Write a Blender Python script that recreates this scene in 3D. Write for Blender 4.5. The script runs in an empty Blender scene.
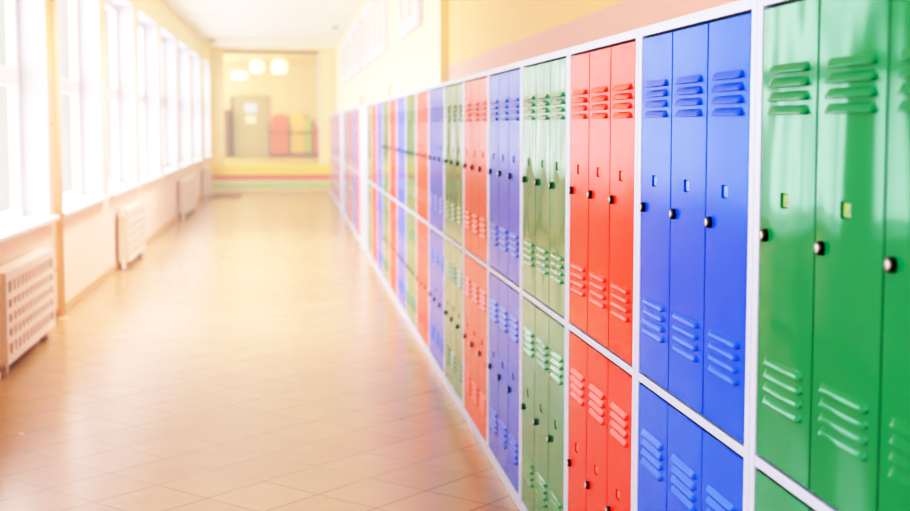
import bpy, bmesh, math, random
from mathutils import Vector, Matrix

random.seed(7)
SC = bpy.context.scene
COL = SC.collection

# ------------------------------------------------------------------ materials
def srgb(r, g, b):
    def f(c):
        c = c / 255.0
        return c / 12.92 if c <= 0.04045 else ((c + 0.055) / 1.055) ** 2.4
    return (f(r), f(g), f(b), 1.0)

def mat(name, color, rough=0.5, metal=0.0, spec=0.5, bump=None, vary=None, coat=0.0, emit=None):
    m = bpy.data.materials.new(name)
    m.use_nodes = True
    nt = m.node_tree
    b = nt.nodes['Principled BSDF']
    b.inputs['Base Color'].default_value = color
    b.inputs['Roughness'].default_value = rough
    b.inputs['Metallic'].default_value = metal
    b.inputs['Specular IOR Level'].default_value = spec
    if coat:
        b.inputs['Coat Weight'].default_value = coat
        b.inputs['Coat Roughness'].default_value = 0.08
    if emit:
        b.inputs['Emission Color'].default_value = emit[0]
        b.inputs['Emission Strength'].default_value = emit[1]
    geo = nt.nodes.new('ShaderNodeNewGeometry')
    if vary:
        n = nt.nodes.new('ShaderNodeTexNoise'); n.inputs['Scale'].default_value = vary[0]
        n.inputs['Detail'].default_value = 3
        nt.links.new(geo.outputs['Position'], n.inputs['Vector'])
        mx = nt.nodes.new('ShaderNodeMix'); mx.data_type = 'RGBA'
        a = vary[1]
        mx.inputs[6].default_value = tuple(c * (1 - a) for c in color[:3]) + (1,)
        mx.inputs[7].default_value = tuple(min(1, c * (1 + a)) for c in color[:3]) + (1,)
        nt.links.new(n.outputs['Fac'], mx.inputs[0])
        nt.links.new(mx.outputs[2], b.inputs['Base Color'])
    if bump:
        mp = nt.nodes.new('ShaderNodeMapping'); mp.inputs['Scale'].default_value = bump[0]
        nt.links.new(geo.outputs['Position'], mp.inputs['Vector'])
        n2 = nt.nodes.new('ShaderNodeTexNoise'); n2.inputs['Scale'].default_value = 1.0
        n2.inputs['Detail'].default_value = bump[3] if len(bump) > 3 else 1
        nt.links.new(mp.outputs['Vector'], n2.inputs['Vector'])
        bp = nt.nodes.new('ShaderNodeBump'); bp.inputs['Strength'].default_value = 1.0
        bp.inputs['Distance'].default_value = bump[1]
        nt.links.new(n2.outputs['Fac'], bp.inputs['Height'])
        nt.links.new(bp.outputs['Normal'], b.inputs['Normal'])
    return m

def wall_mat(name, low, high, split):
    """Two coats of paint: a dado up to the split height, a lighter colour above it."""
    m = mat(name, high, 0.55, spec=0.35)
    nt = m.node_tree; b = nt.nodes['Principled BSDF']
    geo = nt.nodes.new('ShaderNodeNewGeometry')
    sep = nt.nodes.new('ShaderNodeSeparateXYZ'); nt.links.new(geo.outputs['Position'], sep.inputs[0])
    gt = nt.nodes.new('ShaderNodeMath'); gt.operation = 'GREATER_THAN'; gt.inputs[1].default_value = split
    nt.links.new(sep.outputs['Z'], gt.inputs[0])
    n = nt.nodes.new('ShaderNodeTexNoise'); n.inputs['Scale'].default_value = 1.3; n.inputs['Detail'].default_value = 4
    nt.links.new(geo.outputs['Position'], n.inputs['Vector'])
    mx = nt.nodes.new('ShaderNodeMix'); mx.data_type = 'RGBA'
    mx.inputs[6].default_value = low; mx.inputs[7].default_value = high
    nt.links.new(gt.outputs[0], mx.inputs[0])
    m2 = nt.nodes.new('ShaderNodeMix'); m2.data_type = 'RGBA'; m2.blend_type = 'MULTIPLY'
    m2.inputs[0].default_value = 0.06
    nt.links.new(mx.outputs[2], m2.inputs[6]); nt.links.new(n.outputs['Color'], m2.inputs[7])
    nt.links.new(m2.outputs[2], b.inputs['Base Color'])
    n3 = nt.nodes.new('ShaderNodeTexNoise'); n3.inputs['Scale'].default_value = 120
    nt.links.new(geo.outputs['Position'], n3.inputs['Vector'])
    bp = nt.nodes.new('ShaderNodeBump'); bp.inputs['Distance'].default_value = 0.0006
    nt.links.new(n3.outputs['Fac'], bp.inputs['Height']); nt.links.new(bp.outputs['Normal'], b.inputs['Normal'])
    return m

def floor_mat():
    T = 0.335
    m = bpy.data.materials.new('floor_tile'); m.use_nodes = True
    nt = m.node_tree; b = nt.nodes['Principled BSDF']; L = nt.links
    geo = nt.nodes.new('ShaderNodeNewGeometry')
    mp = nt.nodes.new('ShaderNodeMapping'); mp.vector_type = 'POINT'
    mp.inputs['Location'].default_value = (0, 0, 0)
    sub = nt.nodes.new('ShaderNodeVectorMath'); sub.operation = 'SUBTRACT'
    sub.inputs[1].default_value = (-1.081, 5.85, 0)
    L.new(geo.outputs['Position'], sub.inputs[0])
    L.new(sub.outputs[0], mp.inputs['Vector'])
    mp.inputs['Rotation'].default_value = (0, 0, math.radians(45))
    mp.inputs['Scale'].default_value = (1 / T, 1 / T, 1 / T)
    # scale is applied before rotation, uniform so order does not matter
    sep = nt.nodes.new('ShaderNodeSeparateXYZ'); L.new(mp.outputs[0], sep.inputs[0])
    def M(op, a, bb=None):
        n = nt.nodes.new('ShaderNodeMath'); n.operation = op
        for i, v in enumerate((a, bb)):
            if v is None: continue
            if isinstance(v, (int, float)): n.inputs[i].default_value = v
            else: L.new(v, n.inputs[i])
        return n.outputs[0]
    def edge(o):
        fr = M('FRACT', o)
        return M('MINIMUM', fr, M('SUBTRACT', 1.0, fr))
    e = M('MINIMUM', edge(sep.outputs['X']), M('ADD', edge(sep.outputs['Y']), 0.004))
    mr = nt.nodes.new('ShaderNodeMapRange'); mr.interpolation_type = 'SMOOTHSTEP'
    mr.inputs['From Min'].default_value = 0.008; mr.inputs['From Max'].default_value = 0.02
    L.new(e, mr.inputs['Value'])
    fl = nt.nodes.new('ShaderNodeVectorMath'); fl.operation = 'FLOOR'; L.new(mp.outputs[0], fl.inputs[0])
    wn = nt.nodes.new('ShaderNodeTexWhiteNoise'); wn.noise_dimensions = '3D'; L.new(fl.outputs[0], wn.inputs['Vector'])
    n = nt.nodes.new('ShaderNodeTexNoise'); n.inputs['Scale'].default_value = 6; n.inputs['Detail'].default_value = 5
    L.new(geo.outputs['Position'], n.inputs['Vector'])
    f = M('ADD', M('MULTIPLY', wn.outputs['Value'], 0.35), M('MULTIPLY', n.outputs['Fac'], 0.65))
    c1 = nt.nodes.new('ShaderNodeMix'); c1.data_type = 'RGBA'
    c1.inputs[6].default_value = srgb(174, 130, 92); c1.inputs[7].default_value = srgb(192, 149, 110)
    L.new(f, c1.inputs[0])
    c2 = nt.nodes.new('ShaderNodeMix'); c2.data_type = 'RGBA'
    c2.inputs[6].default_value = srgb(132, 94, 66)
    L.new(mr.outputs[0], c2.inputs[0]); L.new(c1.outputs[2], c2.inputs[7])
    L.new(c2.outputs[2], b.inputs['Base Color'])
    b.inputs['Specular IOR Level'].default_value = 0.8
    b.inputs['Coat Weight'].default_value = 0.22; b.inputs['Coat Roughness'].default_value = 0.22; b.inputs['Coat IOR'].default_value = 1.6
    r = M('ADD', 0.20, M('MULTIPLY', n.outputs['Fac'], 0.10)); L.new(r, b.inputs['Roughness'])
    return m

def glass_mat():
    m = bpy.data.materials.new('window_glass'); m.use_nodes = True
    nt = m.node_tree; nt.nodes.remove(nt.nodes['Principled BSDF'])
    out = nt.nodes['Material Output']
    t = nt.nodes.new('ShaderNodeBsdfTransparent'); t.inputs[0].default_value = (0.97, 0.985, 0.98, 1)
    g = nt.nodes.new('ShaderNodeBsdfGlossy'); g.inputs['Roughness'].default_value = 0.02
    fr = nt.nodes.new('ShaderNodeFresnel'); fr.inputs[0].default_value = 1.25
    mx = nt.nodes.new('ShaderNodeMixShader')
    nt.links.new(fr.outputs[0], mx.inputs[0]); nt.links.new(t.outputs[0], mx.inputs[1]); nt.links.new(g.outputs[0], mx.inputs[2])
    nt.links.new(mx.outputs[0], out.inputs[0])
    return m

WARP = ((3.2, 3.2, 1.6), 0.0045)
GREEN = mat('green_gloss_paint', srgb(0, 128, 82), 0.08, spec=0.22, bump=((4.6, 4.6, 2.0), 0.008))
BLUE = mat('blue_satin_paint', srgb(0, 84, 222), 0.17, spec=0.08, bump=WARP)
RED = mat('red_satin_paint', srgb(236, 36, 14), 0.2, spec=0.12, bump=WARP)
WHITE_FRAME = mat('white_frame_paint', srgb(184, 197, 226), 0.35)
GAP_SHADE = mat('dark_interior_and_gap_shade', srgb(24, 26, 34), 0.8)  # dark colour standing for shade inside lockers, in door gaps and louvre slits
BLACK = mat('black_plastic', srgb(14, 14, 16), 0.35)
CHROME = mat('lock_metal', srgb(222, 222, 222), 0.3, metal=0.3)
CARDS = {'green': mat('green_tinted_card', srgb(140, 176, 92), 0.3), 'blue': mat('blue_tinted_card', srgb(118, 160, 214), 0.3), 'red': mat('red_tinted_card', srgb(236, 140, 110), 0.3)}
CARD_INK = mat('name_card_shade', srgb(110, 130, 140), 0.5)
FLOOR = floor_mat()
WALL_L = wall_mat('left_wall_paint', srgb(255, 224, 202), srgb(253, 234, 184), 2.05)
WALL_R = wall_mat('right_wall_paint', srgb(224, 160, 146), srgb(236, 182, 112), 2.05)
WALL_FAR = mat('cream_yellow_wall_paint', srgb(248, 226, 178), 0.5, vary=(1.2, 0.04))
CEIL = mat('ceiling_paint', srgb(246, 240, 230), 0.7, vary=(0.8, 0.03))
WIN_WHITE = mat('window_white_paint', srgb(244, 244, 250), 0.35)
REVEAL = mat('reveal_white_paint', srgb(214, 212, 222), 0.5)
SILL = mat('sill_white', srgb(240, 238, 236), 0.3)
GLASS = glass_mat()
PALE_PANE = mat('frosted_clerestory_pane', srgb(250, 232, 196), 0.25)
LAVENDER = mat('clerestory_frame_paint', srgb(226, 218, 232), 0.4)
RAD = mat('radiator_paint', srgb(240, 220, 204), 0.4)
RAD_IN = mat('radiator_core_paint', srgb(196, 166, 146), 0.6)
PIPE = mat('peach_pipe_paint', srgb(250, 208, 166), 0.45)
SKIRT = mat('baseboard_tan', srgb(214, 168, 120), 0.45)
ROOM = mat('end_room_wall_paint', srgb(228, 194, 132), 0.6, vary=(1.0, 0.05))
ROOM_CEIL = mat('end_room_ceiling_paint', srgb(222, 190, 126), 0.7)
ROOM_FLOOR = mat('end_room_floor', srgb(196, 164, 84), 0.35, vary=(5, 0.1))
DOOR_OLIVE = mat('olive_door_paint', srgb(172, 150, 92), 0.45)
WOOD = mat('dark_brown_wood', srgb(120, 74, 44), 0.5, vary=(12, 0.2))
BLUE_SIGN = mat('pale_blue_notice', srgb(196, 206, 226), 0.5)
CREAM = mat('cream_paper', srgb(238, 226, 176), 0.6)
P_RED = mat('coral_panel_paint', srgb(240, 96, 62), 0.4)
P_YEL = mat('yellow_panel_paint', srgb(250, 196, 66), 0.4)
P_GRN = mat('lime_panel_paint', srgb(170, 196, 70), 0.4)
P_ORG = mat('orange_panel_paint', srgb(232, 100, 40), 0.4)
ST_Y = mat('step_yellow', srgb(255, 228, 90), 0.4)
ST_R = mat('step_red', srgb(210, 80, 64), 0.4)
ST_P = mat('step_pink', srgb(240, 198, 176), 0.4)
ST_G = mat('step_green', srgb(150, 205, 110), 0.4)
ST_C = mat('step_cream', srgb(236, 210, 164), 0.4)
MAT_BR = mat('brown_coir', srgb(150, 106, 62), 0.9, vary=(60, 0.2))
GREYBOX = mat('grey_box_plastic', srgb(232, 222, 204), 0.5)
DETECT = mat('detector_plastic', srgb(190, 184, 176), 0.5)
LAMP = mat('warm_lamp_glass', srgb(255, 240, 190), 0.3, emit=((1.0, 0.88, 0.58, 1), 1.7))
ROD = mat('lamp_rod_metal', srgb(190, 186, 180), 0.4, metal=0.6)

# ------------------------------------------------------------------ mesh helpers
class MB:
    def __init__(self):
        self.bm = bmesh.new(); self.mats = []
    def mi(self, m):
        if m not in self.mats: self.mats.append(m)
        return self.mats.index(m)
    def box(self, x0, x1, y0, y1, z0, z1, m, bevel=0.0):
        r = bmesh.ops.create_cube(self.bm, size=1.0)
        vs = r['verts']
        for v in vs:
            v.co = Vector((x0 + (v.co.x + .5) * (x1 - x0), y0 + (v.co.y + .5) * (y1 - y0), z0 + (v.co.z + .5) * (z1 - z0)))
        fs = list({f for v in vs for f in v.link_faces}); k = self.mi(m)
        for f in fs: f.material_index = k
        if bevel:
            es = list({e for f in fs for e in f.edges})
            q = bmesh.ops.bevel(self.bm, geom=es, offset=bevel, segments=2, affect='EDGES', profile=0.5)
            for f in q['faces']: f.material_index = k
    def cyl(self, p0, p1, r0, r1, m, seg=20):
        p0 = Vector(p0); p1 = Vector(p1); d = p1 - p0
        r = bmesh.ops.create_cone(self.bm, cap_ends=True, segments=seg, radius1=r0, radius2=r1, depth=d.length)
        q = Vector((0, 0, 1)).rotation_difference(d.normalized())
        bmesh.ops.transform(self.bm, matrix=Matrix.Translation((p0 + p1) / 2) @ q.to_matrix().to_4x4(), verts=r['verts'])
        k = self.mi(m)
        for f in {f for v in r['verts'] for f in v.link_faces}:
            f.material_index = k
            f.smooth = len(f.verts) == 4
    def lathe(self, prof, c, m, seg=28, axis='Z'):
        k = self.mi(m); rings = []
        for (r, h) in prof:
            ring = []
            for i in range(seg):
                a = 2 * math.pi * i / seg
                if axis == 'Z': p = (c[0] + r * math.cos(a), c[1] + r * math.sin(a), c[2] + h)
                else: p = (c[0] - h, c[1] + r * math.cos(a), c[2] + r * math.sin(a))
                ring.append(self.bm.verts.new(p))
            rings.append(ring)
        for a, b in zip(rings[:-1], rings[1:]):
            for i in range(seg):
                f = self.bm.faces.new((a[i], a[(i + 1) % seg], b[(i + 1) % seg], b[i])); f.material_index = k; f.smooth = True
        for ring in (rings[0], rings[-1]):
            f = self.bm.faces.new(ring); f.material_index = k
    def face(self, pts, m, smooth=False):
        f = self.bm.faces.new([self.bm.verts.new(p) for p in pts]); f.material_index = self.mi(m); f.smooth = smooth
    def mesh(self, name):
        bmesh.ops.recalc_face_normals(self.bm, faces=self.bm.faces[:])
        me = bpy.data.meshes.new(name); self.bm.to_mesh(me); self.bm.free()
        for m in self.mats: me.materials.append(m)
        return me
    def build(self, name, parent=None, loc=(0, 0, 0)):
        return link(name, self.mesh(name), parent, loc)

def link(name, data, parent=None, loc=(0, 0, 0)):
    o = bpy.data.objects.new(name, data); COL.objects.link(o); o.location = loc
    if parent: o.parent = parent
    return o

def tag(o, label, cat, group=None):
    o['label'] = label; o['category'] = cat
    if group: o['group'] = group
    return o

def thing(name, label, cat, loc, group=None):
    o = bpy.data.objects.new(name, None); COL.objects.link(o); o.location = loc
    o.empty_display_size = 0.1
    return tag(o, label, cat, group)

def struct(o, label, cat):
    o['kind'] = 'structure'; o['label'] = label; o['category'] = cat
    return o

# ------------------------------------------------------------------ dimensions
CAM_H = 1.60
LX = 0.929            # plane of the locker fronts
LD = 0.205            # depth of a locker cabinet
LW = 0.90             # width of one cabinet
LY0 = 1.654           # near side of the nearest cabinet
LH = 1.86
XL = -1.94            # left wall surface
XRN, XRF, YJOG = 1.21, 1.15, 10.1
ZC = 3.50
YEND = 33.0
YB = -4.0

# ------------------------------------------------------------------ shell
m = MB(); m.box(-2.25, 1.6, YB, YEND, -0.12, 0.0, FLOOR)
struct(m.build('floor'), 'glossy tan floor laid with diagonal square tiles', 'floor')
m = MB(); m.box(-2.25, 1.6, YB, YEND, ZC, ZC + 0.12, CEIL)
struct(m.build('ceiling'), 'white corridor ceiling', 'ceiling')
m = MB()
m.box(XRN, 1.6, YB, YJOG, 0, ZC, WALL_R)
struct(m.build('wall_right'), 'near right wall, yellow above a pink band', 'wall')
m = MB(); m.box(XRF, 1.6, YJOG, YEND, 0, ZC, WALL_FAR)
struct(m.build('wall_right_far'), 'far pale yellow right wall above the lockers', 'wall')
m = MB(); m.box(-2.25, 1.6, YB - 0.15, YB, 0, ZC, WALL_R)
struct(m.build('wall_back'), 'wall closing the corridor behind the viewer', 'wall')

# left wall with its row of window openings
PITCH, OPEN = 3.05, 2.60
wins = []
for k in [-4, -3, -2] + list(range(0, 7)):
    far = 10.9 + PITCH * k
    wins.append((far - OPEN, far))
wins.append((30.4, 32.5))
ZS, ZH = 0.84, 3.10
m = MB()
TW = 0.30
m.box(XL - TW, XL, YB, YEND, 0, ZS, WALL_L)
m.box(XL - TW, XL, YB, YEND, ZH, ZC, WALL_L)
prev = YB
for (a, b) in wins:
    if a > prev: m.box(XL - TW, XL, prev, a, ZS, ZH, WALL_L)
    prev = b
m.box(XL - TW, XL, prev, YEND, ZS, ZH, WALL_L)
struct(m.build('wall_left'), 'left wall, peach below and yellow above, with tall windows', 'wall')
m = MB(); m.box(XL, XL + 0.015, YB, 31.15, 0, 0.08, SKIRT, 0.004)
struct(m.build('baseboard_left'), 'low tan baseboard along the left wall', 'baseboard')

def window(n, a, b):
    root = bpy.data.objects.new('window_%d' % n, None); COL.objects.link(root)
    root.location = (XL - TW + 0.06, (a + b) / 2, ZS)
    struct(root, 'tall white window in the left wall', 'window')
    w = b - a; h = ZH - ZS; y0, y1 = -w / 2, w / 2
    f = MB(); t = 0.06
    f.box(-0.035, 0.035, y0, y0 + t, 0, h, WIN_WHITE, 0.006); f.box(-0.035, 0.035, y1 - t, y1, 0, h, WIN_WHITE, 0.006)
    f.box(-0.035, 0.035, y0 + t, y1 - t, 0, t, WIN_WHITE, 0.006); f.box(-0.035, 0.035, y0 + t, y1 - t, h - t, h, WIN_WHITE, 0.006)
    f.build('frame', root)
    mu = MB()
    mu.box(-0.03, 0.03, -0.03, 0.03, t, h - t, WIN_WHITE, 0.006)
    mu.build('mullion', root)
    tr = MB()
    for s in (0, 1):
        ya, yb = (y0 + t, -0.03) if s == 0 else (0.03, y1 - t)
        tr.box(-0.03, 0.03, ya, yb, 1.10, 1.18, WIN_WHITE, 0.006)
    tr.build('transom', root)
    for s in (0, 1):
        ya, yb = (y0 + t, -0.03) if s == 0 else (0.03, y1 - t)
        for za, zb in ((t, 1.10), (1.18, h - t)):
            sh = MB(); q = 0.032
            sh.box(-0.02, 0.025, ya, ya + q, za, zb, WIN_WHITE, 0.004); sh.box(-0.02, 0.025, yb - q, yb, za, zb, WIN_WHITE, 0.004)
            sh.box(-0.02, 0.025, ya + q, yb - q, za, za + q, WIN_WHITE, 0.004); sh.box(-0.02, 0.025, ya + q, yb - q, zb - q, zb, WIN_WHITE, 0.004)
            so = sh.build('sash', root)
            g = MB(); g.face([(0, ya + q, za + q), (0, yb - q, za + q), (0, yb - q, zb - q), (0, ya + q, zb - q)], GLASS)
            g.build('pane', so)
    dx = TW - 0.06
    r = MB()
    r.box(0.036, dx + 0.001, y0 - 0.001, y0 + 0.012, 0.0, h, REVEAL); r.box(0.036, dx + 0.001, y1 - 0.012, y1 + 0.001, 0.0, h, REVEAL)
    r.box(0.036, dx + 0.001, y0 + 0.012, y1 - 0.012, h - 0.012, h, REVEAL)
    r.build('reveal_lining', root)
    s = MB(); s.box(0.036, dx + 0.0015, y0 + 0.013, y1 - 0.013, -0.005, 0.03, SILL, 0.006)
    s.box(dx + 0.002, dx + 0.07, y0 - 0.05, y1 + 0.05, -0.005, 0.03, SILL, 0.006)
    s.build('sill', root)
for i, (a, b) in enumerate(wins): window(i + 1, a, b)

# high windows in the right wall beyond the jog
n = len(wins)
for (a, b) in ((11.4, 13.45), (15.5, 17.75), (17.95, 20.2), (21.0, 23.4), (23.7, 26.1), (26.4, 28.8)):
    n += 1
    root = bpy.data.objects.new('window_%d' % n, None); COL.objects.link(root); root.location = (XRF, (a + b) / 2, 2.47)
    struct(root, 'pale framed high window in the right wall', 'window')
    w = b - a; h = 0.84; t = 0.13
    f = MB()
    f.box(-0.05, -0.001, -w / 2, -w / 2 + t, 0, h, LAVENDER, 0.008); f.box(-0.05, -0.001, w / 2 - t, w / 2, 0, h, LAVENDER, 0.008)
    f.box(-0.05, -0.001, -w / 2 + t, w / 2 - t, 0, t, LAVENDER, 0.008); f.box(-0.05, -0.001, -w / 2 + t, w / 2 - t, h - t, h, LAVENDER, 0.008)
    f.box(-0.045, -0.001, -0.04, 0.04, t, h - t, LAVENDER, 0.006)
    f.build('frame', root)
    p = MB(); p.box(-0.02, -0.002, -w / 2 + t, -0.04, t, h - t, PALE_PANE); p.build('pane', root)
    p = MB(); p.box(-0.02, -0.002, 0.04, w / 2 - t, t, h - t, PALE_PANE); p.build('pane', root)

# ------------------------------------------------------------------ lockers
POST, TOPR, MIDR, PLIN = 0.031, 0.026, 0.022, 0.056
ZM = 0.920                              # centre of the middle rail
def frame_mesh():
    m = MB(); w = LW / 2 - 0.0012
    for s in (-1, 1):
        a, b = sorted((s * w, s * (w - POST)))
        m.box(0, LD, a, b, 0, LH, WHITE_FRAME, 0.0025)
    i = w - POST
    m.box(0.0005, LD, -i, i, LH - TOPR, LH - 0.0005, WHITE_FRAME, 0.0015)
    m.box(0.0005, LD - 0.01, -i, i, ZM - MIDR / 2, ZM + MIDR / 2, WHITE_FRAME, 0.0015)
    m.box(0.0005, LD, -i, i, 0, PLIN, WHITE_FRAME, 0.0015)
    return m.mesh('frame')
def carcass_mesh():
    m = MB(); i = LW / 2 - POST - 0.002
    m.box(0.022, LD - 0.002, -i, i, PLIN + 0.001, ZM - MIDR / 2 - 0.001, GAP_SHADE)
    m.box(0.022, LD - 0.002, -i, i, ZM + MIDR / 2 + 0.001, LH - TOPR - 0.001, GAP_SHADE)
    return m.mesh('carcass')
GAP = 0.0056
INNER = LW - 2 * (POST + 0.0012)
DW = (INNER - 4 * GAP) / 3
def louvre(m, yc, zc, w, h, d, paint):
    """One pressed hood: rises gently from the top edge, turns under sharply at the bottom, with rounded ends."""
    prof = [(0.5, 0.0), (0.42, 0.10), (0.10, 0.58), (-0.25, 0.95), (-0.36, 1.0), (-0.43, 0.93), (-0.46, 0.80), (-0.40, -0.05)]
    N = 16; k = m.mi(paint); k2 = m.mi(GAP_SHADE); rows = []
    for i in range(N + 1):
        u = -math.cos(math.pi * i / N)
        y = yc + u * w / 2
        e = min(1.0, (1 - abs(u)) * w / 2 / (0.5 * h))
        s = math.sqrt(max(0.0, 1 - (1 - e) ** 2))
        hh = 0.35 + 0.65 * s
        rows.append([m.bm.verts.new((-d * s * q - 0.0002, y, zc + h * p * hh - h * 0.0)) for p, q in prof])
    for a, b in zip(rows[:-1], rows[1:]):
        for j in range(len(prof) - 1):
            f = m.bm.faces.new((a[j], a[j + 1], b[j + 1], b[j])); f.material_index = k if j < len(prof) - 2 else k2; f.smooth = True  # last strip coloured dark as the shade under the hood
SLOT = (0.019, 0.061, 0.030)        # from door centre: y range half etc (set below)
def door_mesh(H, paint, slot_z):
    """Door slab with origin at its far bottom front corner: y runs from 0 (near side) to DW (far side)."""
    m = MB(); k = m.mi(paint); W = DW; c = 0.0022; D = 0.020
    ys0, ys1 = W * 0.455, W * 0.455 + 0.042        # slot, a bit beyond the centre
    zs0, zs1 = slot_z - 0.0145, slot_z + 0.0145
    Y = [c, ys0, ys1, W - c]; Z = [c, zs0, zs1, H - c]
    V = {}
    for a in range(4):
        for b in range(4): V[a, b] = m.bm.verts.new((0, Y[a], Z[b]))
    def q(*vs):
        f = m.bm.faces.new(vs); f.material_index = k; return f
    for a in range(3):
        for b in range(3):
            if (a, b) != (1, 1): q(V[a, b], V[a + 1, b], V[a + 1, b + 1], V[a, b + 1])
    # recessed slot
    R = {}
    for a in (1, 2):
        for b in (1, 2): R[a, b] = m.bm.verts.new((0.007, Y[a], Z[b]))
    loop = [(1, 1), (2, 1), (2, 2), (1, 2)]
    for i in range(4):
        a, b = loop[i], loop[(i + 1) % 4]; q(V[a], V[b], R[b], R[a])
    q(*[R[x] for x in loop])
    # rounded outer rim
    front = [V[0, 0], V[1, 0], V[2, 0], V[3, 0], V[3, 1], V[3, 2], V[3, 3], V[2, 3], V[1, 3], V[0, 3], V[0, 2], V[0, 1]]
    prev = front
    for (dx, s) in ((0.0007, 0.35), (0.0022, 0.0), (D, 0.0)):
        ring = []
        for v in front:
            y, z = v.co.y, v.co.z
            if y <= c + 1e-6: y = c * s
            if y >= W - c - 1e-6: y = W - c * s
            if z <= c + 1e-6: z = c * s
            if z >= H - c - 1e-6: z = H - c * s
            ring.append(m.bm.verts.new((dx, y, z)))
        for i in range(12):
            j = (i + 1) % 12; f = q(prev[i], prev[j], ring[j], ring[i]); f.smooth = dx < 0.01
            if dx > 0.01: f.material_index = m.mi(GAP_SHADE)  # door edges coloured dark in place of shade between the doors
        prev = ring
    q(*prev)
    for zc0 in (H - 0.122, 0.122 + 3 * 0.0262):
        for j in range(4):
            louvre(m, W * 0.49, zc0 - j * 0.0262, W * 0.70, 0.0180, 0.0088, paint)
    return m.mesh('door')
HU = (LH - TOPR) - (ZM + MIDR / 2) - 2 * GAP
HL = (ZM - MIDR / 2) - PLIN - 2 * GAP
ZU = ZM + MIDR / 2 + GAP; ZLO = PLIN + GAP
SU, SL = 1.456 - ZU, HL - (HU - (1.456 - ZU))
def lock_mesh():
    m = MB()
    m.lathe([(0.0130, 0.0), (0.0130, 0.0080), (0.0122, 0.0098), (0.0090, 0.0102)], (0, 0, 0), BLACK, 28, 'X')
    m.lathe([(0.0078, 0.0101), (0.0076, 0.0114), (0.0062, 0.0122), (0.0028, 0.0125)], (0, 0, 0), CHROME, 28, 'X')
    m.box(-0.0130, -0.0124, -0.0009, 0.0009, -0.0042, 0.0042, BLACK)
    return m.mesh('lock')
def card_mesh(CARD):
    m = MB(); y0, y1 = DW * 0.455 + 0.003, DW * 0.455 + 0.039
    m.box(0.0045, 0.0068, y0, y1, -0.0115, 0.0115, CARD)
    m.box(0.0040, 0.0046, y0 + 0.006, y0 + 0.012, -0.006, 0.007, CARD_INK)
    m.box(0.0040, 0.0046, y0 + 0.016, y0 + 0.024, -0.008, -0.002, CARD_INK)
    return m.mesh('name_card')
FR, CA, LK = frame_mesh(), carcass_mesh(), lock_mesh()
CD = {k: card_mesh(c) for k, c in CARDS.items()}
DOORS = {}
for key, paint in (('green', GREEN), ('blue', BLUE), ('red', RED)):
    DOORS[key] = (door_mesh(HU, paint, SU), door_mesh(HL, paint, SL))

ORD = ['', 'second', 'third', 'fourth', 'fifth', 'sixth', 'seventh', 'eighth']
def locker(i, key, label, detail=True):
    root = thing('locker_cabinet', label, 'locker', (LX, LY0 + LW * (i + 0.5), 0), 'locker cabinets along the right wall')
    link('frame', FR, root); link('carcass', CA, root)
    for tier in (0, 1):
        for c in range(3):
            y = -INNER / 2 + GAP + c * (DW + GAP)
            d = link('door', DOORS[key][0 if tier else 1], root, (0.0015, y, ZU if tier else ZLO))
            H, s = (HU, SU) if tier else (HL, SL)
            if detail:
                link('lock', LK, d, (0, DW - 0.033, s - 0.073))
                link('name_card', CD[key], d, (0, 0, s))
    return root
seq = ['green', 'blue', 'red']
count = {'green': 0, 'blue': 0, 'red': 0}
named = {0: 'large glossy green locker cabinet at the right edge, nearest the camera',
         1: 'vivid blue locker cabinet beside the nearest green one',
         2: 'bright red locker cabinet beside the nearest vivid blue one'}
for i in range(0, 16):
    key = seq[i % 3]; kcount = count[key]; count[key] += 1
    lab = named.get(i) or '%s %s locker cabinet in the row, counting from the camera' % (ORD[kcount], key)
    locker(i, key, lab, i < 13)
far_seq = ['red', 'blue', 'green', 'red', 'blue', 'green']
c2 = {'green': 0, 'blue': 0, 'red': 0}
for j, i in enumerate(range(18, 24)):
    key = far_seq[j]; c2[key] += 1
    locker(i, key, '%s distant %s locker cabinet between the two white infill panels' % (['', 'nearer', 'farther'][c2[key]], key), False)
c3 = {'green': 0, 'blue': 0, 'red': 0}
for j, i in enumerate(range(26, 33)):
    key = ['red', 'blue', 'green', 'red', 'blue', 'green', 'red'][j]; c3[key] += 1
    nm = {1: 'nearest', 2: 'second', 3: 'third'}[c3[key]]
    locker(i, key, '%s %s locker cabinet beyond the farther white panel, by the steps' % (nm, key), False)
for (i, lab) in ((16, 'nearer plain white infill panel between the locker cabinets'), (24, 'farther plain white infill panel between the distant locker cabinets')):
    root = thing('infill_panel', lab, 'panel', (LX, LY0 + LW * (i + 1), 0), 'white infill panels in the locker row')
    m = MB(); m.box(0.004, LD, -LW + 0.003, LW - 0.003, 0.075, LH - 0.03, WHITE_FRAME, 0.003); m.build('panel', root)
    m = MB(); m.box(0.0, LD, -LW + 0.003, LW - 0.003, 0.0, 0.074, WHITE_FRAME, 0.003); m.build('plinth', root)
    m = MB(); m.box(0.0, LD, -LW + 0.003, LW - 0.003, LH - 0.029, LH, WHITE_FRAME, 0.003); m.build('top_rail', root)

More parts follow.
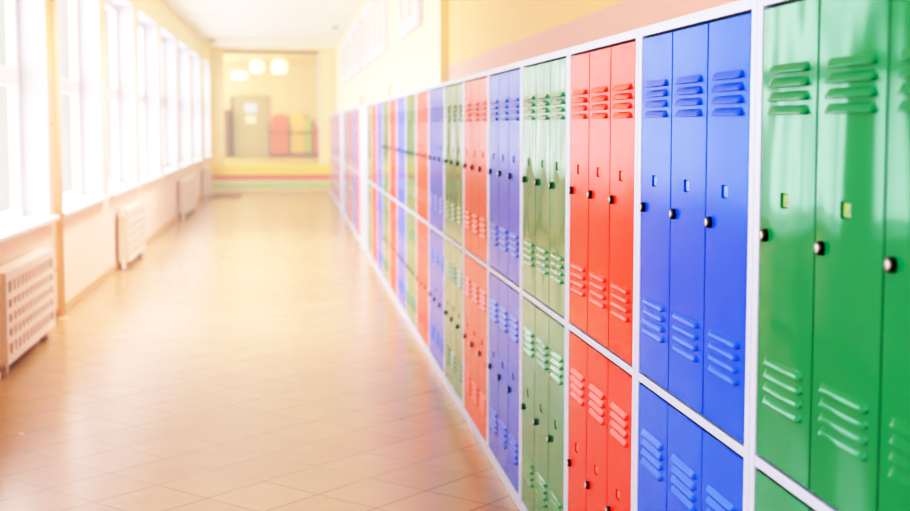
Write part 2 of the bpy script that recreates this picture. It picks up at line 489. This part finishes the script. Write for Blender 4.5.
# ------------------------------------------------------------------ radiators
def radiator(y0, length, label):
    root = thing('radiator', label, 'radiator', (XL, y0, 0), 'panel radiators along the left wall')
    z0, z1 = 0.07, 0.655; xf = 0.145
    b = MB(); b.box(0.045, xf - 0.02, 0.012, length - 0.012, z0 + 0.01, z1 - 0.012, RAD_IN, 0.006); b.build('core', root)
    g = MB()
    rows, cols = 5, max(8, int(round(length / 0.145)))
    mz, my = 0.055, 0.075
    g.box(xf - 0.018, xf, 0, length, z0, z0 + mz, RAD, 0.004); g.box(xf - 0.018, xf, 0, length, z1 - mz, z1, RAD, 0.004)
    g.box(xf - 0.018, xf, 0, my, z0 + mz, z1 - mz, RAD, 0.004); g.box(xf - 0.018, xf, length - my, length, z0 + mz, z1 - mz, RAD, 0.004)
    ph = (z1 - z0 - 2 * mz) / rows
    for r in range(1, rows):
        z = z0 + mz + r * ph; g.box(xf - 0.016, xf - 0.001, my, length - my, z - 0.019, z + 0.019, RAD)
    pw = (length - 2 * my) / cols
    for c in range(1, cols):
        y = my + c * pw; g.box(xf - 0.016, xf - 0.002, y - 0.030, y + 0.030, z0 + mz, z1 - mz, RAD)
    g.build('grille', root)
    t = MB(); t.box(0.03, xf, 0, length, z1 + 0.0005, z1 + 0.012, RAD, 0.004); t.build('top_plate', root)
    for ys in (0.0, length - 0.012):
        s = MB(); s.box(0.03, xf - 0.019, ys, ys + 0.012, z0, z1, RAD, 0.003); s.build('side_panel', root)
    for ys in (0.10, length - 0.16):
        f = MB(); f.box(0.05, xf - 0.03, ys, ys + 0.06, 0.0, z0 + 0.012, RAD, 0.004); f.build('foot', root)
    v = MB(); v.cyl((0.09, -0.07, z1 - 0.06), (0.09, 0.0, z1 - 0.06), 0.013, 0.013, RAD)
    v.lathe([(0.012, -0.03), (0.026, -0.02), (0.03, 0.0), (0.026, 0.025), (0.012, 0.032)], (0.09, -0.07, z1 - 0.06), RAD)
    v.build('valve', root)
    p = MB(); p.cyl((0.09, -0.055, 0.0), (0.09, -0.055, 0.10), 0.012, 0.012, RAD)
    p.cyl((0.09, -0.055, 0.10), (0.09, 0.0, 0.10), 0.012, 0.012, RAD)
    p.lathe([(0.02, 0.0), (0.02, 0.03), (0.014, 0.045)], (0.09, -0.055, 0.0), WIN_WHITE)
    p.build('pipe', root)
radiator(8.52, 1.70, 'white slotted radiator at left edge, nearest the camera')
radiator(14.85, 1.70, 'second white radiator from the camera under the windows')
radiator(22.9, 2.6, 'long pale radiator third from the camera on left wall')
radiator(29.0, 1.5, 'farthest pale radiator on left wall beside the steps')

m = MB(); m.cyl((XL + 0.05, 11.05, 0), (XL + 0.05, 11.05, ZC), 0.032, 0.032, PIPE, 20)
for z in (0.4, 1.6, 2.8):
    m.box(XL + 0.0005, XL + 0.05, 11.035, 11.065, z, z + 0.02, PIPE)
m.lathe([(0.05, 0.0), (0.05, 0.012), (0.036, 0.02)], (XL + 0.05, 11.05, 0.0), PIPE)
tag(m.build('heating_pipe'), 'orange painted vertical pipe beside the nearest radiator', 'pipe')

# ------------------------------------------------------------------ small wall and ceiling fittings
for (y, z, lab) in ((15.0, 1.90, 'small grey box on right wall, nearer of the two'), (21.0, 1.90, 'small grey box on right wall, farther of the two')):
    root = thing('junction_box', lab, 'junction box', (XRF, y, z), 'grey boxes above the lockers')
    m = MB(); m.box(-0.06, 0, -0.09, 0.09, 0, 0.16, GREYBOX, 0.006); m.build('housing', root)
    m = MB(); m.box(-0.068, -0.0605, -0.08, 0.08, 0.01, 0.15, GREYBOX, 0.003); m.build('lid', root)
for (x, y, lab) in ((0.72, 16.3, 'small grey ceiling detector nearest the camera'), (0.85, 25.5, 'small grey ceiling detector farther along right side'), (-1.72, 29.8, 'small ceiling detector at far left corner')):
    m = MB(); m.lathe([(0.09, 0.0), (0.09, -0.02), (0.07, -0.045), (0.05, -0.075), (0.02, -0.08)], (0, 0, 0), DETECT)
    tag(m.build('ceiling_detector', None, (x, y, ZC)), lab, 'detector', 'ceiling detectors')

# ------------------------------------------------------------------ far end: opening, steps, room
OX0, OX1, OZ = -1.668, 0.743, 3.43
m = MB()
m.box(-2.25, OX0, YEND, YEND + 0.3, 0, ZC + .12, WALL_FAR); m.box(OX1, 1.6, YEND, YEND + 0.3, 0, ZC + .12, WALL_FAR)
m.box(OX0, OX1, YEND, YEND + 0.3, OZ, ZC + .12, WALL_FAR)
struct(m.build('wall_front'), 'pale end wall around the wide opening', 'wall')
m = MB(); t = 0.035
m.box(OX0, OX0 + t, YEND - 0.02, YEND + 0.32, 0.62, OZ, CREAM, 0.004); m.box(OX1 - t, OX1, YEND - 0.02, YEND + 0.32, 0.62, OZ, REVEAL, 0.004)
m.box(OX0 + t, OX1 - t, YEND - 0.02, YEND + 0.32, OZ - 0.05, OZ, WOOD, 0.004)
struct(m.build('trim_1'), 'thin lining around the end opening', 'trim')
SY = 31.37
st = thing('staircase', 'short flight of colour striped steps at the corridor end', 'steps', (0, SY, 0))
zz = [0, 0.10, 0.20, 0.27, 0.38, 0.62]
for j, c in enumerate((ST_C, ST_G, ST_P, ST_R, ST_Y)):
    m = MB(); yb = SY + 0.3 * j
    x0, x1 = XL + 0.002, 1.148
    m.box(x0, x1, yb - SY, yb - SY + 0.3 if j < 4 else YEND - 0.022 - SY, 0.0, zz[j + 1], c, 0.006)
    o = m.build('step', st); o['label'] = ['cream', 'green', 'pink', 'red', 'yellow'][j] + ' painted step'
RY = 40.5
m = MB(); m.box(-3.2, 2.6, YEND, RY, 0.5, 0.62, ROOM_FLOOR)
struct(m.build('floor_end_room'), 'olive tan floor of the room beyond the steps', 'floor')
m = MB(); m.box(-3.2, 2.6, YEND + 0.3, RY, OZ + 0.02, OZ + 0.12, ROOM_CEIL)
struct(m.build('ceiling_end_room'), 'cream ceiling of the end room', 'ceiling')
m = MB(); m.box(-3.2, 2.6, RY, RY + 0.12, 0.5, OZ + 0.12, ROOM)
struct(m.build('wall_end_room'), 'yellow back wall of the end room', 'wall')
m = MB(); m.box(-3.32, -3.2, YEND + 0.3, RY, 0.5, OZ + 0.12, ROOM)
struct(m.build('wall_end_room_left'), 'left wall of the end room', 'wall')
m = MB(); m.box(2.6, 2.72, YEND + 0.3, RY, 0.5, OZ + 0.12, ROOM)
struct(m.build('wall_end_room_right'), 'right wall of the end room', 'wall')

# olive door in the back wall
root = bpy.data.objects.new('door_1', None); COL.objects.link(root); root.location = (-1.22, RY, 0.62)
struct(root, 'olive door in the back wall of the end room', 'door')
m = MB(); m.box(-0.58, -0.50, -0.06, 0, 0, 1.80, WOOD, 0.004); m.box(0.50, 0.58, -0.06, 0, 0, 1.80, DOOR_OLIVE, 0.004); m.box(-0.58, 0.58, -0.06, 0, 1.80, 1.88, DOOR_OLIVE, 0.004)
m.build('door_frame', root)
m = MB(); m.box(-0.495, 0.495, -0.05, -0.005, 0.01, 1.795, DOOR_OLIVE, 0.004)
for za, zb in ((0.15, 0.8), (0.95, 1.2)):
    m.box(-0.38, 0.38, -0.058, -0.049, za, zb, DOOR_OLIVE, 0.004)
leaf = m.build('door_leaf', root)
m = MB(); m.cyl((0.42, -0.05, 0.95), (0.42, -0.10, 0.95), 0.012, 0.012, ROD); m.cyl((0.43, -0.10, 0.95), (0.31, -0.10, 0.95), 0.012, 0.010, ROD)
m.build('door_handle', leaf)
root = thing('notice', 'pale blue notice on the olive end door', 'notice', (-1.19, RY - 0.052, 1.98))
m = MB(); m.box(-0.19, 0.19, -0.008, 0, 0, 0.27, BLUE_SIGN, 0.002); m.build('sheet', root)
root = thing('notice', 'cream notice below the pale blue one on olive door', 'notice', (-1.19, RY - 0.060, 1.66))
m = MB(); m.box(-0.15, 0.15, -0.008, 0, 0, 0.22, CREAM, 0.002); m.build('sheet', root)

# coloured cloakroom boards against the back wall
def arched(w, h, t, c):
    m = MB(); k = m.mi(c); r = w / 2; pts = [(-w / 2, 0), (w / 2, 0)]
    for i in range(13):
        a = math.pi * i / 12; pts.append((r * math.cos(a), h - r * 0.7 + r * 0.7 * math.sin(a)))
    f0 = [m.bm.verts.new((x, 0, z)) for x, z in pts]; f1 = [m.bm.verts.new((x, t, z)) for x, z in pts]
    for f in (f0, f1): m.bm.faces.new(f).material_index = k
    for i in range(len(pts)):
        j = (i + 1) % len(pts); m.bm.faces.new((f0[i], f0[j], f1[j], f1[i])).material_index = k
    return m
for (x0, x1, zt, c, lab) in ((-0.57, -0.09, 1.94, P_RED, 'coral red arched board against the back wall'), (0.02, 0.42, 1.98, P_YEL, 'yellow arched board against the back wall'),
                             (0.43, 0.65, 1.78, P_GRN, 'narrow lime green board beside the yellow one'), (0.70, 1.0, 1.56, P_ORG, 'orange board at right, shortest of the coloured boards')):
    root = thing('cloakroom_board', lab, 'board', ((x0 + x1) / 2, RY - 0.14, 0.62), 'coloured boards in the end room')
    arched(x1 - x0, zt - 0.62, 0.04, c).build('board', root, (0, 0, 0.0))
    m = MB(); m.box(-(x1 - x0) / 2 - 0.0, (x1 - x0) / 2, -0.06, -0.001, 0, 0.07, WOOD, 0.004); m.build('base', root)
    for hx in (-0.25, 0.25):
        m = MB(); hx *= (x1 - x0); m.cyl((hx, 0, 0.62), (hx, -0.05, 0.64), 0.01, 0.01, ROD); m.build('hook', root)
root = thing('handrail', 'brown wooden rail in front of the coloured boards', 'rail', (0, RY - 0.42, 0.62))
for x in (-0.62, -0.02, 0.66):
    m = MB(); m.box(x - 0.035, x + 0.035, -0.03, 0.03, 0, 1.05, WOOD, 0.005); m.build('post', root)
for z in (0.10, 0.72):
    m = MB(); m.box(-0.66, 1.9, -0.055, -0.031, z, z + 0.06, WOOD, 0.005); m.build('rail', root)
root = thing('wooden_cabinet', 'narrow brown cabinet left of the olive door', 'cabinet', (-2.1, RY - 0.4, 0.62))
m = MB(); m.box(-0.25, 0.25, 0.02, 0.38, 0.05, 1.4, WOOD, 0.006); m.build('body', root)
m = MB(); m.box(-0.26, 0.26, 0.0, 0.39, 1.401, 1.43, WOOD, 0.006); m.build('top', root)
m = MB(); m.box(-0.24, 0.24, 0.0, 0.38, 0.0, 0.049, WOOD); m.build('plinth', root)
m = MB(); m.box(-0.24, 0.24, 0.0, 0.0195, 0.06, 1.39, WOOD, 0.004); d = m.build('door', root)
m = MB(); m.lathe([(0.008, 0), (0.008, 0.02), (0.016, 0.03), (0.010, 0.04)], (0, 0, 0), ROD); o = m.build('knob', d, (0.19, 0.0, 0.75)); o.rotation_euler = (math.radians(90), 0, 0)

# warm ceiling lamps
def lamp(x, y, z, w, h, lab):
    root = thing('pendant_lamp', lab, 'lamp', (x, y, OZ + 0.02), 'warm lamps in the end room')
    dz = z - (OZ + 0.02)
    m = MB(); m.lathe([(w * .30, -h / 2), (w * .46, -h * .38), (w / 2, -h * .1), (w / 2, h * .15), (w * .44, h * .40), (w * .25, h / 2)], (0, 0, dz), LAMP, 32); m.build('lamp_shade', root)
    m = MB(); m.cyl((0, 0, dz + h / 2), (0, 0, -0.02), 0.012, 0.012, ROD); m.build('rod', root)
    m = MB(); m.lathe([(0.07, 0.0), (0.065, -0.02), (0.02, -0.035)], (0, 0, 0), ROD); m.build('canopy', root)
    L = bpy.data.lights.new('lamp_light', 'POINT'); L.energy = 5; L.color = (1.0, 0.84, 0.58); L.shadow_soft_size = 0.15
    lo = bpy.data.objects.new('lamp_light', L); COL.objects.link(lo); lo.location = (x, y, z - h / 2 - 0.2)
lamp(-0.90, 37.0, 3.22, 0.38, 0.34, 'left lamp of the bright warm pair in the end room')
lamp(-0.28, 37.0, 3.22, 0.44, 0.38, 'right lamp of the bright warm pair in the end room')
lamp(-1.42, 38.2, 3.02, 0.48, 0.24, 'lower flat warm lamp left of the lamp pair')

m = MB(); m.box(-0.32, 0.32, -1.1, 1.1, 0.0, 0.018, MAT_BR, 0.006)
tag(m.build('doormat', None, (-1.42, 30.0, 0)), 'brown mat on the floor at foot of the steps', 'mat')

# ------------------------------------------------------------------ light
# overcast daylight standing outside the window wall, one abutting lamp per window bay
SKY_L = 6.3
SKY_C = (0.915, 0.955, 1.0)
y = YB - 1.0
while y < 44:
    L = bpy.data.lights.new('daylight', 'AREA'); L.shape = 'RECTANGLE'; L.size = PITCH; L.size_y = 5.2
    L.color = SKY_C; L.energy = SKY_L * math.pi * PITCH * 5.2
    lo = bpy.data.objects.new('daylight', L); COL.objects.link(lo)
    lo.location = (-2.9, y + PITCH / 2, 2.2)
    lo.rotation_euler = (math.radians(90), 0, math.radians(-90))
    y += PITCH
# unseen fill lights added under the ceiling to brighten the middle floor
for y in (11.0, 14.5, 18.0):
    L = bpy.data.lights.new('mid_floor_fill', 'AREA'); L.shape = 'RECTANGLE'; L.size = 0.6; L.size_y = 1.6
    L.color = (1.0, 0.985, 0.96); L.energy = 78; L.spread = math.radians(115)
    lo = bpy.data.objects.new('mid_floor_fill', L); COL.objects.link(lo); lo.location = (-0.6, y, ZC - 0.03)
w = bpy.data.worlds.new('air'); SC.world = w; w.use_nodes = True
nt = w.node_tree
nt.nodes['Background'].inputs['Color'].default_value = (1.0, 0.98, 0.96, 1)
nt.nodes['Background'].inputs['Strength'].default_value = 1.0
# thin uniform glowing haze, added to wash out the far end like glare
HAZE, HAZE_L, HAZE_C = 0.0085, 1.1, (1.0, 0.94, 0.84, 1)
ab = nt.nodes.new('ShaderNodeVolumeAbsorption'); ab.inputs['Color'].default_value = (0, 0, 0, 1); ab.inputs['Density'].default_value = HAZE
em = nt.nodes.new('ShaderNodeEmission'); em.inputs['Color'].default_value = HAZE_C; em.inputs['Strength'].default_value = HAZE * HAZE_L
ad = nt.nodes.new('ShaderNodeAddShader')
nt.links.new(ab.outputs[0], ad.inputs[0]); nt.links.new(em.outputs[0], ad.inputs[1])
nt.links.new(ad.outputs[0], nt.nodes['World Output'].inputs['Volume'])

# ------------------------------------------------------------------ camera
cam = bpy.data.cameras.new('camera'); co = bpy.data.objects.new('camera', cam); COL.objects.link(co)
co.location = (0, 0, CAM_H)
cam.sensor_width = 36.0; cam.lens = 1310 * 36 / 910
co.rotation_euler = (math.radians(90 - 4.6), 0, math.radians(-7.14))
cam.shift_y = -0.0275
cam.clip_end = 200
cam.dof.use_dof = True; cam.dof.focus_distance = 3.5; cam.dof.aperture_fstop = 3.2
SC.camera = co

SC.view_settings.view_transform = 'Standard'
SC.view_settings.look = 'None'
SC.view_settings.exposure = 0.0
# one global film curve: slightly crushed blacks and a soft highlight shoulder
SC.view_settings.use_curve_mapping = True
cm = SC.view_settings.curve_mapping
cm.black_level = (0.044, 0.044, 0.044)
cm.white_level = (1.6, 1.6, 1.6)
cv = cm.curves[3]
cv.points[0].location = (0, 0); cv.points[1].location = (1, 1)
for p in ((0.05, 0.058), (0.2, 0.355), (0.45, 0.72), (0.7, 0.905)): cv.points.new(*p)
cm.update()
SC.cycles.max_bounces = 10
SC.cycles.diffuse_bounces = 6
SC.cycles.transparent_max_bounces = 16
SC.cycles.sample_clamp_indirect = 12
